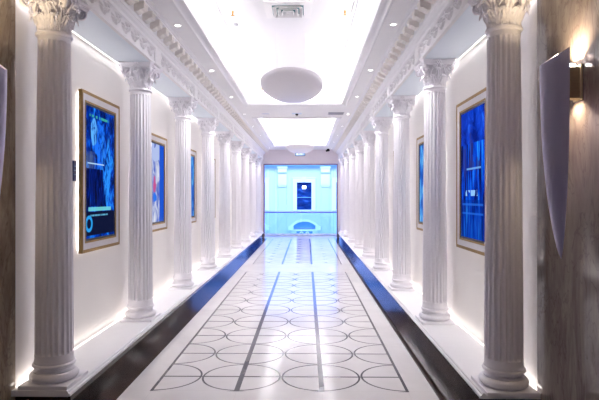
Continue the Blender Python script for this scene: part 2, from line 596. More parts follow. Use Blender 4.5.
for s, nm in ((-1, 'left'), (1, 'right')):
    X_ = lambda d: sx(s, d)
    # beam body, open niche soffit
    ent = MB().prism_y([(X_(d), z) for d, z in [(D_WALL, Z_BEAM + 0.008), (1.11, Z_BEAM + 0.008), (1.108, Z_BEAM), (1.082, Z_BEAM), (1.080, Z_BEAM + 0.022), (1.086, Z_BEAM + 0.030), (1.09, Z_BEAM + 0.034),
                                                    (1.09, Z_FRZ - 0.034), (1.084, Z_FRZ - 0.026), (1.076, Z_FRZ - 0.02), (1.070, Z_FRZ), (1.052, Z_FRZ + 0.012), (1.045, Z_FRZ + 0.030), (1.040, Z_FRZ + 0.032), (1.036, Z_FRZ + 0.05),
                                                    (1.024, Z_FRZ + 0.062), (1.020, Z_FRZ + 0.10), (1.016, H + 1.345 * U), (0.945, H + 1.345 * U), (0.942, H + 1.352 * U), (0.934, H + 1.354 * U), (0.930, H + 1.368 * U), (0.918, ZS), (0.918, ZS + 0.02), (D_WALL, ZS + 0.02)]], Y_B0, Y_END)
    eo = struct(ent.build('trim_%d' % (9 if s < 0 else 10), M['plaster'], smooth=0), 'white entablature carried by the %s columns' % nm)
    struct(MB().box(X_(1.112), X_(D_WALL - 0.0005), Y_B0, Y_END, Z_BEAM + 0.003, Z_BEAM + 0.010).build('ceiling_niche_' + nm, M['soffit'], smooth=0), 'pale blue soffit over the %s columns' % nm)
    # plain blocks above the columns and carved panels between
    for k, yc in enumerate(Y_COL[s]):
        MB().box(X_(1.10), X_(1.076), yc - 0.10, yc + 0.10, Z_BEAM + 0.002, Z_FRZ - 0.006).build('frieze_block', M['plaster'], eo, smooth=0, bevel=0.004)
        if k < 8:
            o = link('frieze_panel', FRZ, eo, (X_(1.089), yc + 0.10, Z_BEAM + 0.0375))
            if s > 0:
                o.scale = (-1, 1, 1)
    k = 0
    y = Y_B0 + 0.2
    while y < Y_END - 0.1:
        o = link('modillion', MODI, eo, (X_(1.018), y, H + 1.345 * U - 0.080))
        if s > 0:
            o.scale = (-1, 1, 1)
        y += 0.185 * U
    # LED lines at the foot and head of the wall
    for z0, z1, lab in ((0.229, 0.234, 'foot'), (Z_BEAM - 0.002, Z_BEAM + 0.006, 'head')):
        o = MB().box(X_(1.3895), X_(1.385), Y_NEAR + 0.01, Y_END, z0, z1).build('led_strip', M['led'], smooth=0)
        tag(o, 'glowing light strip along the %s of the %s wall' % (lab, nm), 'light strip')

# end header above the opening, jambs and bronze trim
OPL, OPR = sx(-1, 1.085), sx(1, 1.085)
Z_OP = H + 0.962 * U
hb = MB().box(XL, XR, Y_END, Y_END + 0.22, Z_OP, ZT + 0.1)
struct(hb.build('wall_end', M['header'], smooth=0))
for s, i in ((-1, 11), (1, 12)):
    struct(MB().box(sx(s, 1.085), sx(s, 1.6), Y_END, Y_END + 0.22, -0.2, Z_OP).build('wall_end_%s' % ('left' if s < 0 else 'right'), M['header'], smooth=0))
    struct(MB().box(sx(s, 1.085), sx(s, 1.060), Y_END - 0.01, Y_END + 0.25, 0.0, Z_OP).build('trim_%d' % i, M['bronze'], smooth=0), 'bronze jamb trim of the end opening')
struct(MB().box(OPL, OPR, Y_END - 0.01, Y_END + 0.25, Z_OP - 0.03, Z_OP + 0.005).build('trim_13', M['bronze'], smooth=0), 'bronze trim along the top of the end opening')

# ------------------------------------------------------------------ atrium beyond the opening
PXM = Y_FAC / F                # metres per photo pixel at the facade


def fx(x): return (x - 306.5) * PXM
def fz(y): return H + (197.0 - y) * PXM


struct(MB().box(-9, 9, Y_FAC, Y_FAC + 0.4, -5, 8).build('wall_facade', M['facade'], smooth=0))
struct(MB().box(-9.3, -9, Y_END, Y_FAC, -5, 8).build('wall_atrium_left', M['facade'], smooth=0))
struct(MB().box(9, 9.3, Y_END, Y_FAC, -5, 8).build('wall_atrium_right', M['facade'], smooth=0))
struct(MB().box(-9, 9, Y_END, Y_FAC, -5.3, -5).build('floor_atrium', M['facade'], smooth=0))
struct(MB().box(-9, 9, Y_END + 0.22, Y_FAC, 8, 8.3).build('ceiling_atrium', M['facade'], smooth=0))
struct(MB().box(-9, OPL - 0.6, Y_END + 0.22, Y_END + 0.3, -5, 8).box(OPR + 0.6, 9, Y_END + 0.22, Y_END + 0.3, -5, 8).box(OPL - 0.6, OPR + 0.6, Y_END + 0.22, Y_END + 0.3, Z_OP + 0.1, 8).box(-9, 9, Y_END + 0.22, Y_END + 0.3, -5, -0.25).build('wall_atrium_front', M['facade'], smooth=0))


def facade_window(cx, idx):
    fr = MB()
    y0 = Y_FAC
    x0, x1 = fx(cx - 7.3), fx(cx + 7.3)
    zt, zb = fz(182.5), fz(209.5)
    w = 4.0 * PXM
    gl_ = MB().box(x0, x1, y0 - 0.02, y0 + 0.02, zb, zt).build('window_%d' % idx, M['dark_glass'], smooth=0)
    struct(gl_, 'dark blue window of the facade across the atrium')
    f2 = MB()
    f2.box(x0 - w, x0, y0 - 0.16, y0 + 0.01, zb - 0.05, zt + w)
    f2.box(x1, x1 + w, y0 - 0.16, y0 + 0.01, zb - 0.05, zt + w)
    f2.box(x0, x1, y0 - 0.16, y0 + 0.01, zt, zt + w)
    f2.box(x0 - w * 1.1, x1 + w * 1.1, y0 - 0.2, y0 + 0.01, zt + w, zt + w * 1.22)
    f2.prism_y([(fx(cx - 1.3), zt + 0.03), (fx(cx + 1.3), zt + 0.03), (fx(cx + 2.0), zt + w * 1.35), (fx(cx - 2.0), zt + w * 1.35)], y0 - 0.24, y0)
    f2.build('window_frame', M['facade_trim'], gl_, smooth=0)
    MB().box(x0, x1, y0 - 0.05, y0, (zt * 0.45 + zb * 0.55) - 0.02, (zt * 0.45 + zb * 0.55) + 0.02).build('glazing_bar', M['facade_dark'], gl_, smooth=0)
    return gl_


for i, cx in enumerate((304.2, 258.0, 343.4)):
    facade_window(cx, i + 1)
lit = MB().box(fx(302.2), fx(306.0), Y_FAC - 0.035, Y_FAC - 0.021, fz(188.8), fz(185.8))
o = lit.build('lit_panel', plain('lit_panel_glow', (0.8, 0.85, 0.9), 0.4, emit=(0.8, 0.95, 1), estr=2.5), smooth=0)
tag(o, 'small bright lamp panel glowing in the dark facade window', 'lamp')


def facade_pilaster(x0, x1, i):
    y0 = Y_FAC
    b = MB()
    b.box(fx(x0 - 0.2), fx(x1 + 0.2), y0 - 0.10, y0, -5, fz(166))
    o = struct(b.build('trim_%d' % i, M['facade'], smooth=0), 'flat pilaster on the facade')
    c = MB()
    c.box(fx(x0 - 0.6), fx(x1 + 0.6), y0 - 0.26, y0, fz(185.5), fz(174.6))
    c.box(fx(x0 - 0.2), fx(x1 + 0.2), y0 - 0.20, y0, fz(186.8), fz(185.5))
    c.box(fx(x0 - 0.6), fx(x1 + 0.6), y0 - 0.30, y0, fz(172.6), fz(168.4))
    c.box(fx(x0 - 1.4), fx(x1 + 1.4), y0 - 0.36, y0, fz(168.4), fz(166.4))
    for q in range(3):
        xx = x0 + (x1 - x0) * (q + 0.5) / 3
        c.box(fx(xx - 0.8), fx(xx + 0.8), y0 - 0.31, y0 - 0.2, fz(184), fz(175.5))
    c.build('capital', M['facade_trim'], o, smooth=0)
    return o


facade_pilaster(278.8, 286.2, 14)
facade_pilaster(321.4, 329.0, 15)
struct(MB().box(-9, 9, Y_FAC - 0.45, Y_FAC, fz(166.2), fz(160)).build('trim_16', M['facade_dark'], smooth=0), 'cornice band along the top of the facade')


def pediment(cx, i):
    y0 = Y_FAC
    a = MB()
    zb_, zt_ = fz(228.5), fz(219.2)
    hw = 15.4 * PXM
    rise = zt_ - zb_ - 0.06
    R = (hw * hw + rise * rise) / (2 * rise)
    cz = zt_ - R
    a0 = math.asin(hw / R)
    prof_o, prof_i = [], []
    for q in range(25):
        an = -a0 + 2 * a0 * q / 24
        prof_o.append((fx(cx) + R * math.sin(an), cz + R * math.cos(an)))
        prof_i.append((fx(cx) + (R - 0.12) * math.sin(an), cz + (R - 0.12) * math.cos(an)))
    a.prism_y(prof_o + prof_i[::-1], y0 - 0.38, y0)
    for sg in (-1, 1):
        xx = fx(cx + sg * 13.4)
        a.box(xx - 0.15, xx + 0.15, y0 - 0.40, y0, zb_ - 0.08, zb_ + 0.14)
    o = struct(a.build('trim_%d' % i, M['facade_trim'], smooth=0), 'curved pediment on the lower storey of the facade')
    t = MB()
    hw2 = hw * 0.86
    t.prism_y([p for p in prof_i if abs(p[0] - fx(cx)) < hw2] + [(fx(cx) + hw2, zb_ + 0.05), (fx(cx) - hw2, zb_ + 0.05)], y0 - 0.12, y0)
    t.build('tympanum', M['facade_dark'], o, smooth=0)  # shade under the arch painted in with the darker blue
    l = MB()
    l.box(fx(cx - 13), fx(cx + 13), y0 - 0.2, y0, fz(231), fz(229.2))
    l.box(fx(cx - 13), fx(cx - 8), y0 - 0.16, y0, fz(262), fz(231))
    l.box(fx(cx + 8), fx(cx + 13), y0 - 0.16, y0, fz(262), fz(231))
    l.build('lintel', M['facade_trim'], o, smooth=0)
    MB().box(fx(cx - 8), fx(cx + 8), y0 - 0.06, y0, fz(235.5), fz(231)).build('painted_shade_field', M['facade_dark'], o, smooth=0)  # flat dark panel added as painted shade behind the scrolls
    sc_ = MB()
    for sg in (-1, 1):
        pts = []
        for q in range(30):
            tt = q / 29
            pts.append((fx(cx) + sg * (0.08 + tt * 0.42), y0 - 0.14, fz(233.2) + 0.09 * math.sin(tt * 2.2 * PI) * (1 - 0.4 * tt)))
        sc_.tube(pts, [0.045 * (1 - 0.5 * q / 29) for q in range(30)], 8)
    sc_.build('scroll_carving', M['facade_trim'], o)
    MB().box(fx(cx - 8), fx(cx + 8), y0 - 0.02, y0 + 0.01, fz(262), fz(235.5)).build('window_pane', M['dark_glass'], o, smooth=0)


pediment(304.5, 17)
pediment(253.5, 18)
pediment(354.5, 19)
# panel mouldings on the facade
for i, (xa, xb) in enumerate(((268.0, 276.0), (332.0, 335.0))):
    m_ = MB()
    for xx in (xa, xb):
        m_.box(fx(xx) - 0.02, fx(xx) + 0.02, Y_FAC - 0.05, Y_FAC, -4.5, fz(169))
    struct(m_.build('trim_%d' % (20 + i), M['facade_trim'], smooth=0), 'slim panel moulding on the facade')

# glass balustrade in front of the atrium
YB = Y_END + 1.1 * U
ZR = 1.5 - 14.7 / F * YB
bal = empty('glass_balustrade', (sx(0, 0), YB, 0))
tag(bal, 'clear glass balustrade with a violet steel handrail across the end opening', 'balustrade')
W2 = 1.3 * U
for k in range(2):
    xa, xb = -W2 + k * W2, -W2 + (k + 1) * W2
    MB().box(xa + 0.006, xb - 0.006, -0.008, 0.008, 0.05, ZR - 0.03).build('glass_panel', M['glass'], bal, smooth=0)
MB().box(-W2, W2, -0.028, 0.028, ZR - 0.045, ZR - 0.01).build('handrail', M['rail'], bal, smooth=0, bevel=0.006)
MB().box(-W2, W2, -0.034, 0.034, ZR - 0.01, ZR + 0.012).build('rail_cap', M['railtop'], bal, smooth=0, bevel=0.004)
MB().box(-W2, W2, -0.06, 0.06, 0.0, 0.075).build('base_channel', M['facade_trim'], bal, smooth=0, bevel=0.006)


# ------------------------------------------------------------------ columns
ZH = dict(b0=0.0, b1=0.027, s0=0.185, s1=2.376, c0=2.376, c1=Z_BEAM - 0.228)


def shaft_mesh():
    nf, per = 20, 8
    zs = [ZH['s0'], 0.20, 0.205, 0.212, 0.222, 0.236]
    top = ZH['s1']
    body = [0.236 + (top - 0.07 - 0.236) * k / 10 for k in range(1, 11)]
    zs = zs + body + [top - 0.058, top - 0.05, top - 0.045, top - 0.04, top]
    rb, rt = 0.1235, 0.1035
    vs_, fs = [], []
    for z in zs:
        q = (z - zs[0]) / (zs[-1] - zs[0])
        R = rb + (rt - rb) * (q ** 1.35)
        dep = 0.014 * (R / rb)
        # rounded flute ends
        e0, e1 = (z - 0.205) / 0.03, (top - 0.045 - z) / 0.025
        e = max(0.0, min(1.0, min(e0, e1)))
        e = math.sqrt(max(0.0, 1 - (1 - e) ** 2))
        for i in range(nf):
            for j in range(per):
                w = j / per
                a = 2 * PI * (i + w) / nf
                if w < 0.25:
                    r = R
                else:
                    t = (w - 0.25) / 0.75
                    wid = abs(2 * t - 1)
                    r = R - dep * math.sqrt(max(0.0, 1 - wid * wid)) * e
                vs_.append((r * math.cos(a), r * math.sin(a), z))
    n_ = nf * per
    for k in range(len(zs) - 1):
        for i in range(n_):
            a, b = k * n_ + i, k * n_ + (i + 1) % n_
            fs.append((a, b, b + n_, a + n_))
    fs.append(tuple(range(n_))[::-1])
    fs.append(tuple(range((len(zs) - 1) * n_, len(zs) * n_)))
    return MB().add(vs_, fs).mesh('shaft', M['column'], 40)


def arc(cr, cz, r, a0, a1, k):
    return [(cr + r * math.cos(math.radians(a0 + (a1 - a0) * i / k)), cz + r * math.sin(math.radians(a0 + (a1 - a0) * i / k))) for i in range(k + 1)]


def base_mesh():
    p = [(0.12, 0.027)] + arc(0.128, 0.057, 0.03, -90, 90, 8) + [(0.132, 0.087), (0.132, 0.094)]
    p += [(0.124, 0.100), (0.121, 0.108), (0.124, 0.116), (0.128, 0.118), (0.128, 0.122)]
    p += arc(0.127, 0.134, 0.012, -90, 90, 6) + [(0.128, 0.148), (0.128, 0.153)]
    p += [(0.1262, 0.160), (0.1245, 0.170), (0.1235, 0.185), (0.08, 0.186)]
    return MB().lathe(p, 48).mesh('base', M['column'], 35)


def leaf_mesh(name, h, w, r0, r1, curl):
    """acanthus leaf standing against the bell, lobed edge and curled tip; faces +x"""
    nu, nv, th = 13, 20, 0.007
    front = []
    for j in range(nv + 1):
        v = j / nv
        if v < 0.72:
            q = v / 0.72
            r = r0 + (r1 - r0) * q ** 2.2
            z = h * q * 0.93
            n_r, n_z = 1.0, -0.25 * q
        else:
            q = (v - 0.72) / 0.28
            an = q * math.radians(200)
            r = r1 + curl * (1 - math.cos(an)) * 0.95
            z = h * 0.93 + curl * math.sin(an) * 1.15
            n_r, n_z = math.cos(an * 0.5), math.sin(an * 0.5)
        env = (0.62 + 0.5 * math.sin(min(1, v / 0.8) * PI * 0.62)) * (1 if v < 0.72 else (1 - 0.62 * ((v - 0.72) / 0.28) ** 1.6))
        lobe = 1 - 0.26 * abs(math.sin(v * PI * 4.2)) ** 2
        hw = w * env * lobe
        for i in range(nu + 1):
            s_ = 2 * i / nu - 1
            y = hw * s_
            ridge = 0.007 * math.exp(-(s_ / 0.16) ** 2) - 0.005 * (abs(s_) ** 2) + 0.0035 * math.cos(abs(s_) * 11 + v * 9)
            front.append(((r + ridge * n_r) - 0.35 * y * y / max(r, .05), y, z + ridge * n_z))
    back = [(x - th, y * 0.94, z) for x, y, z in front]
    N = len(front)
    w_ = nu + 1
    fs = []
    for j in range(nv):
        for i in range(nu):
            a = j * w_ + i
            fs.append((a, a + 1, a + 1 + w_, a + w_))
            fs.append((N + a, N + a + w_, N + a + 1 + w_, N + a + 1))
    for j in range(nv):
        for i in (0, nu):
            a = j * w_ + i
            fs.append((a, a + w_, N + a + w_, N + a))
    for i in range(nu):
        for j in (0, nv):
            a = j * w_ + i
            fs.append((a, a + 1, N + a + 1, N + a))
    return MB().add(front + back, fs).mesh(name, M['column'], 60, merge=False)


def volute_mesh():
    """corner scroll in the x-z plane: stalk rising from the bell, spiral under the abacus corner"""
    pts, rad = [], []
    for k in range(12):
        t = k / 11
        pts.append((0.095 + 0.075 * t ** 1.8, 0, 0.105 + 0.125 * t - 0.015 * t * t))
        rad.append(0.008 + 0.004 * t)
    cx_, cz_ = 0.178, 0.182
    for k in range(1, 40):
        t = k / 39
        an = math.radians(100 - 620 * t)
        r = 0.036 * (1 - t) ** 0.8 + 0.003
        pts.append((cx_ + r * math.cos(an), 0, cz_ + r * math.sin(an)))
        rad.append(0.012 - 0.006 * t)
    mb = MB().tube(pts, rad, 8, 1.7, axis=(0, 1, 0))
    mb.sphere((cx_, 0, cz_), 0.009, 10, 6, (1, 2.4, 1))
    return mb.mesh('volute', M['column'], 50, merge=False)


def helix_mesh():
    """small inner scroll pair beside the face centre; lies on the +x face"""
    mb = MB()
    for sg in (-1, 1):
        pts, rad = [], []
        for k in range(10):
            t = k / 9
            pts.append((0.118 + 0.035 * t, sg * (0.075 - 0.035 * t), 0.12 + 0.085 * t))
            rad.append(0.006 + 0.002 * t)
        for k in range(1, 26):
            t = k / 25
            an = math.radians(90 + sg * 480 * t)
            r = 0.021 * (1 - t) ** 0.8 + 0.002
            pts.append((0.153, sg * 0.036 + r * math.cos(an), 0.188 + r * math.sin(an)))
            rad.append(0.008 - 0.004 * t)
        mb.tube(pts, rad, 7, 1.3, axis=(1, 0, 0))
    return mb.mesh('inner_scroll', M['column'], 50, merge=False)


def rosette_mesh():
    mb = MB()
    for k in range(6):
        a = 2 * PI * k / 6
        mb.sphere((0.0, 0.019 * math.cos(a), 0.019 * math.sin(a)), 0.013, 10, 6, (0.8, 1, 1))
    mb.sphere((0.006, 0, 0), 0.011, 10, 6)
    return mb.mesh('rosette', M['column'], 50, merge=False)


def abacus_mesh(ht):
    # concave sided slab with cut corners, two steps
    def outline(hw, dip):
        pts = []
        for f in range(4):
            a = f * PI / 2
            for k in range(13):
                t = k / 12 * 2 - 1
                y = t * (hw * 0.86)
                x = hw - dip * (1 - t * t) - 0.0
                x = x if abs(t) < 1 else hw
                pts.append((x * math.cos(a) - y * math.sin(a), x * math.sin(a) + y * math.cos(a)))
        return pts
    mb = MB()
    mb.prism_z(outline(0.172, 0.034), ht - 0.05, ht - 0.030)
    mb.prism_z(outline(0.181, 0.034), ht - 0.030, ht - 0.022)
    mb.prism_z(outline(0.188, 0.034), ht - 0.022, ht)
    return mb.mesh('abacus', M['column'], 30, merge=False)


CAPH = ZH['c1'] - ZH['c0']
SHAFT, BASE = shaft_mesh(), base_mesh()
BLOCK = MB().box(-0.165, 0.165, -0.165, 0.165, 0.0, 0.027).mesh('block', M['column'], 0)
ast = [(0.09, -0.012)] + arc(0.106, 0.0, 0.0125, -90, 90, 8) + [(0.104, 0.018), (0.104, 0.03), (0.105, 0.05)]
bell = [(0.09, -0.012)] + arc(0.106, 0.002, 0.0135, -90, 90, 8) + [(0.103, 0.020), (0.100, 0.05), (0.100, 0.10), (0.105, 0.15), (0.118, 0.19), (0.138, CAPH - 0.055), (0.142, CAPH - 0.048), (0.08, CAPH - 0.048)]
BELL = MB().lathe(bell, 48).mesh('capital', M['column'], 40)
LEAF1 = leaf_mesh('leaf', 0.095, 0.036, 0.105, 0.124, 0.017)
LEAF2 = leaf_mesh('leaf', 0.160, 0.036, 0.104, 0.136, 0.020)
VOL, HEL, ROS = volute_mesh(), helix_mesh(), rosette_mesh()
ABA = abacus_mesh(CAPH)


def make_column():
    root = empty('column', (0, 0, 0))
    link('plinth_block', BLOCK, root, bevel=0.004)
    link('base', BASE, root)
    link('shaft', SHAFT, root)
    cap = link('capital', BELL, root, (0, 0, ZH['c0']))
    link('abacus', ABA, cap)
    for k in range(8):
        link('leaf', LEAF1, cap, (0, 0, 0.016), (0, 0, 2 * PI * (k + 0.5) / 8))
        link('leaf', LEAF2, cap, (0, 0, 0.016), (0, 0, 2 * PI * k / 8))
    for k in range(4):
        link('volute', VOL, cap, (0, 0, 0.012), (0, 0, PI / 4 + k * PI / 2))
        link('inner_scroll', HEL, cap, (0, 0, 0.012), (0, 0, k * PI / 2))
        a = k * PI / 2
        link('rosette', ROS, cap, (0.152 * math.cos(a), 0.152 * math.sin(a), CAPH - 0.024), (0, 0, a))
    return root


ORD = ['first', 'second', 'third', 'fourth', 'fifth', 'sixth', 'seventh', 'eighth']
proto = None
for s, nm, stone in ((-1, 'left', 'brown'), (1, 'right', 'grey')):
    for k, y in enumerate(Y_COL[s]):
        c = make_column() if proto is None else copy_tree(proto)
        proto = proto or c
        c.location = (sx(s, 1.226), y, 0.228)
        if k == 0:
            lab = 'white fluted column at the edge of the %s travertine wall on the %s' % (stone, nm)
        elif k == 8:
            lab = 'white fluted column closest to the atrium opening on the %s' % nm
        else:
            lab = '%s white fluted column past the one beside the %s travertine wall' % (ORD[k - 1], stone)
        tag(c, lab, 'column', 'white fluted columns along the %s ledge' % nm, 'thing')


# ------------------------------------------------------------------ framed screens
def screen_material(name, seed, style):
    n = NT(name)
    uv = n.coord('UV')
    sp = n.node('ShaderNodeSeparateXYZ')
    n.link(uv, sp.inputs[0])
    Uc, Vc = sp.outputs[0], sp.outputs[1]

    def warp(sc, am, off):
        w = n.noise(n.mapping(uv, (1, 1, 1), off), sc, 3)
        return n.math('MULTIPLY', n.math('SUBTRACT', w, 0.5), am)

    wx, wy = warp(4, 0.35, (seed, 0, 0)), warp(4, 0.35, (0, seed, 3))
    Uw, Vw = n.math('ADD', Uc, wx), n.math('ADD', Vc, wy)

    def rect(u0, u1, v0, v1, warped=False):
        a, b = (Uw, Vw) if warped else (Uc, Vc)
        return n.math('MULTIPLY', n.math('MULTIPLY', n.math('GREATER_THAN', a, u0), n.math('LESS_THAN', a, u1)),
                      n.math('MULTIPLY', n.math('GREATER_THAN', b, v0), n.math('LESS_THAN', b, v1)))

    def ell(cu, cv, ru, rv, soft=4.0, warped=True):
        a, b = (Uw, Vw) if warped else (Uc, Vc)
        e = n.math('ADD', n.math('POWER', n.math('DIVIDE', n.math('SUBTRACT', a, cu), ru), 2.0), n.math('POWER', n.math('DIVIDE', n.math('SUBTRACT', b, cv), rv), 2.0))
        return n.math('MULTIPLY', n.math('SUBTRACT', 1.0, e), soft, clamp=True)

    if style == 'figures':
        v = n.noise(n.mapping(uv, (2.2, 2.6, 1), (seed, 0, 0)), 2.0, 6, 0.6, 1.2)
        col = n.ramp(v, [(0.36, (0.0, 0.002, 0.02)), (0.48, (0.0, 0.010, 0.13)), (0.56, (0.0, 0.06, 0.6)), (0.68, (0.02, 0.32, 1.0))])
        col = n.mix(ell(0.42, 0.74, 0.28, 0.16), col, (0.01, 0.16, 0.9))
        col = n.mix(ell(0.28, 0.80, 0.12, 0.10), col, (0.10, 0.42, 1.0))
        col = n.mix(ell(0.75, 0.48, 0.13, 0.30), col, (0.02, 0.26, 0.95))
        col = n.mix(ell(0.55, 0.62, 0.06, 0.16), col, (0.02, 0.2, 0.8))
        col = n.mix(n.math('MULTIPLY', rect(0.0, 0.30, 0.53, 0.66), 0.55), col, (0.10, 0.17, 0.32))
        brk = n.noise(n.mapping(uv, (5, 4, 1), (seed, 4, 2)), 2.0, 5, 0.65, 1.5)
        col = n.mix(n.math('MULTIPLY', n.math('SUBTRACT', brk, 0.46), 7.0, clamp=True), col, (0.0, 0.02, 0.22))
        lo = n.noise(n.mapping(uv, (6, 2.4, 1), (0, seed, 1)), 2.0, 5, 0.6, 1.0)
        dk = n.ramp(lo, [(0.42, (0.0, 0.002, 0.03)), (0.6, (0.0, 0.012, 0.2)), (0.75, (0.0, 0.10, 0.6))])
        col = n.mix(rect(0.0, 0.58, 0.24, 0.53), col, dk)
        col = n.mix(n.math('MULTIPLY', rect(0.05, 0.62, 0.565, 0.575), 0.7), col, (0.5, 0.75, 1.0))
        bar = n.math('GREATER_THAN', n.noise(n.mapping(uv, (40, 6, 1)), 1.0, 1), 0.45)
        col = n.mix(rect(0.0, 1.0, 0.02, 0.20), col, (0.003, 0.006, 0.03))
        col = n.mix(n.math('MULTIPLY', rect(0.08, 0.88, 0.205, 0.235), 0.8), col, (0.16, 0.62, 0.66))
        col = n.mix(n.math('MULTIPLY', rect(0.15, 0.75, 0.165, 0.178), bar), col, (0.1, 0.35, 0.55))
        ring = n.math('SUBTRACT', ell(0.1, 0.11, 0.12, 0.065, 8, False), ell(0.1, 0.11, 0.07, 0.038, 8, False), clamp=True)
        col = n.mix(ring, col, (0.02, 0.3, 0.75))
        col = n.mix(n.math('MULTIPLY', rect(0.12, 0.8, 0.925, 0.945), bar), col, (0.04, 0.35, 0.3))
        st = 0.47
    elif style == 'towers':
        v = n.noise(n.mapping(uv, (7, 1.1, 1), (seed, 0, 0)), 1.8, 6, 0.65, 0.6)
        col = n.ramp(v, [(0.36, (0.0, 0.002, 0.03)), (0.46, (0.0, 0.012, 0.22)), (0.55, (0.0, 0.07, 0.75)), (0.66, (0.02, 0.32, 1.0))])
        sky = n.noise(n.mapping(uv, (2, 3, 1), (0, seed, 0)), 2.0, 4, 0.6, 0.8)
        skc = n.ramp(sky, [(0.35, (0.0, 0.01, 0.2)), (0.55, (0.004, 0.045, 0.55)), (0.7, (0.02, 0.16, 0.95))])
        col = n.mix(rect(0, 1, 0.74, 1.0), col, skc)
        for (cu, cv, ru, rv) in ((0.55, 0.66, 0.05, 0.12), (0.55, 0.58, 0.11, 0.07), (0.84, 0.6, 0.07, 0.1), (0.25, 0.55, 0.09, 0.06)):
            col = n.mix(n.math('MULTIPLY', ell(cu, cv, ru, rv, 3), 0.75), col, (0.02, 0.03, 0.20))
        col = n.mix(n.math('MULTIPLY', rect(0.15, 0.75, 0.535, 0.55), 0.6), col, (0.2, 0.5, 1.0))
        pale = n.noise(n.mapping(uv, (9, 5, 1), (seed, 2, 0)), 1.5, 3)
        col = n.mix(n.math('MULTIPLY', rect(0.28, 0.8, 0.33, 0.375, False), n.math('GREATER_THAN', pale, 0.45)), col, (0.25, 0.5, 0.9))
        col = n.mix(n.math('MULTIPLY', rect(0.0, 1.0, 0.0, 0.30), 0.55), col, (0.0, 0.02, 0.22))
        col = n.mix(n.math('MULTIPLY', rect(0.06, 0.95, 0.255, 0.272), 0.55), col, (0.02, 0.16, 0.75))
        col = n.mix(n.math('MULTIPLY', rect(0.06, 0.95, 0.185, 0.20), 0.55), col, (0.02, 0.16, 0.75))
        st = 0.47
    else:
        v = n.noise(n.mapping(uv, (3, 2, 1), (seed, 0, 0)), 2.0, 5, 0.6, 0.8)
        if style == 'pale':
            col = n.ramp(v, [(0.3, (0.02, 0.06, 0.45)), (0.48, (0.18, 0.24, 0.55)), (0.6, (0.55, 0.58, 0.72)), (0.75, (0.75, 0.78, 0.85))])
            col = n.mix(rect(0.0, 1.0, 0.78, 1.0, True), col, (0.40, 0.48, 0.75))
            col = n.mix(rect(0.68, 1.0, 0.0, 1.0), col, (0.01, 0.08, 0.55))
            col = n.mix(ell(0.36, 0.5, 0.10, 0.09), col, (0.5, 0.08, 0.25))
            col = n.mix(ell(0.38, 0.33, 0.16, 0.10), col, (0.02, 0.16, 0.75))
        else:
            col = n.ramp(v, [(0.3, (0.0, 0.03, 0.25)), (0.48, (0.02, 0.15, 0.6)), (0.6, (0.10, 0.40, 0.8)), (0.75, (0.4, 0.7, 0.9))])
        st = 0.47
    n.link(col, n.b.inputs['Emission Color'])
    n.b.inputs['Emission Strength'].default_value = st
    n.b.inputs['Base Color'].default_value = (0.005, 0.005, 0.01, 1)
    n.b.inputs['Roughness'].default_value = 0.15
    n.b.inputs['Specular IOR Level'].default_value = 0.0
    return n.m


def ring_plate(mb, w0, h0, w1, h1, cz, x0, x1, x2=None):
    """rectangular ring in the y-z plane: outer half sizes w0,h0, inner w1,h1; depth x0 (back) to x1 (outer front) / x2 (inner front)"""
    x2 = x1 if x2 is None else x2
    def loop(w, h, x): return [(x, -w, cz - h), (x, w, cz - h), (x, w, cz + h), (x, -w, cz + h)]
    vs_ = loop(w0, h0, x0) + loop(w0, h0, x1) + loop(w1, h1, x2) + loop(w1, h1, x0)
    fs = []
    for r in range(4):
        rn = (r + 1) % 4
        for i in range(4):
            fs.append((r * 4 + i, r * 4 + (i + 1) % 4, rn * 4 + (i + 1) % 4, rn * 4 + i))
    mb.add(vs_, fs)


def framed_screen(side, ya, yb, z0, z1, mat, label):
    """x of the local frame points into the hall"""
    root = empty('framed_screen', (sx(side, D_WALL), (ya + yb) / 2, (z0 + z1) / 2), 0 if side < 0 else PI)
    tag(root, label, 'framed screen', 'gold framed screens on the hall walls')
    hw, hh = (yb - ya) / 2, (z1 - z0) / 2
    a, b_, c_, d_ = 0.028, 0.080, 0.096, 0.114
    bk = MB(); ring_plate(bk, hw - 0.03, hh - 0.03, hw - 0.045, hh - 0.045, 0, 0.001, 0.014); bk.build('backlight', M['backlight'], root, smooth=0, merge=False)
    body = MB().box(0.0, 0.024, -hw + 0.05, hw - 0.05, -hh + 0.05, hh - 0.05).build('back_box', M['black'], root, smooth=0)
    m1 = MB(); ring_plate(m1, hw, hh, hw - 0.010, hh - 0.010, 0, 0.024, 0.054); ring_plate(m1, hw - 0.010, hh - 0.010, hw - a, hh - a, 0, 0.024, 0.058, 0.054)
    m1.build('outer_frame', M['gold'], root, smooth=0, merge=False)
    m2 = MB(); ring_plate(m2, hw - a, hh - a, hw - b_, hh - b_, 0, 0.024, 0.053, 0.044); m2.build('mat_border', M['silver'], root, smooth=0)
    m3 = MB(); ring_plate(m3, hw - b_, hh - b_, hw - c_, hh - c_, 0, 0.024, 0.048, 0.045); m3.build('inner_frame', M['gold'], root, smooth=0)
    m4 = MB(); ring_plate(m4, hw - c_, hh - c_, hw - d_, hh - d_, 0, 0.024, 0.044, 0.040); m4.build('bezel', M['black'], root, smooth=0)
    w, h = hw - d_, hh - d_
    me = MB().box(0.024, 0.038, -w, w, -h, h).mesh('screen', mat, 0)
    ul = me.uv_layers.new(name='UVMap')
    for lp in me.loops:
        co = me.vertices[lp.vertex_index].co
        u_ = (co.y + w) / (2 * w)
        ul.data[lp.index].uv = (u_ if side < 0 else 1 - u_, (co.z + h) / (2 * h))
    link('screen', me, root)
    return root


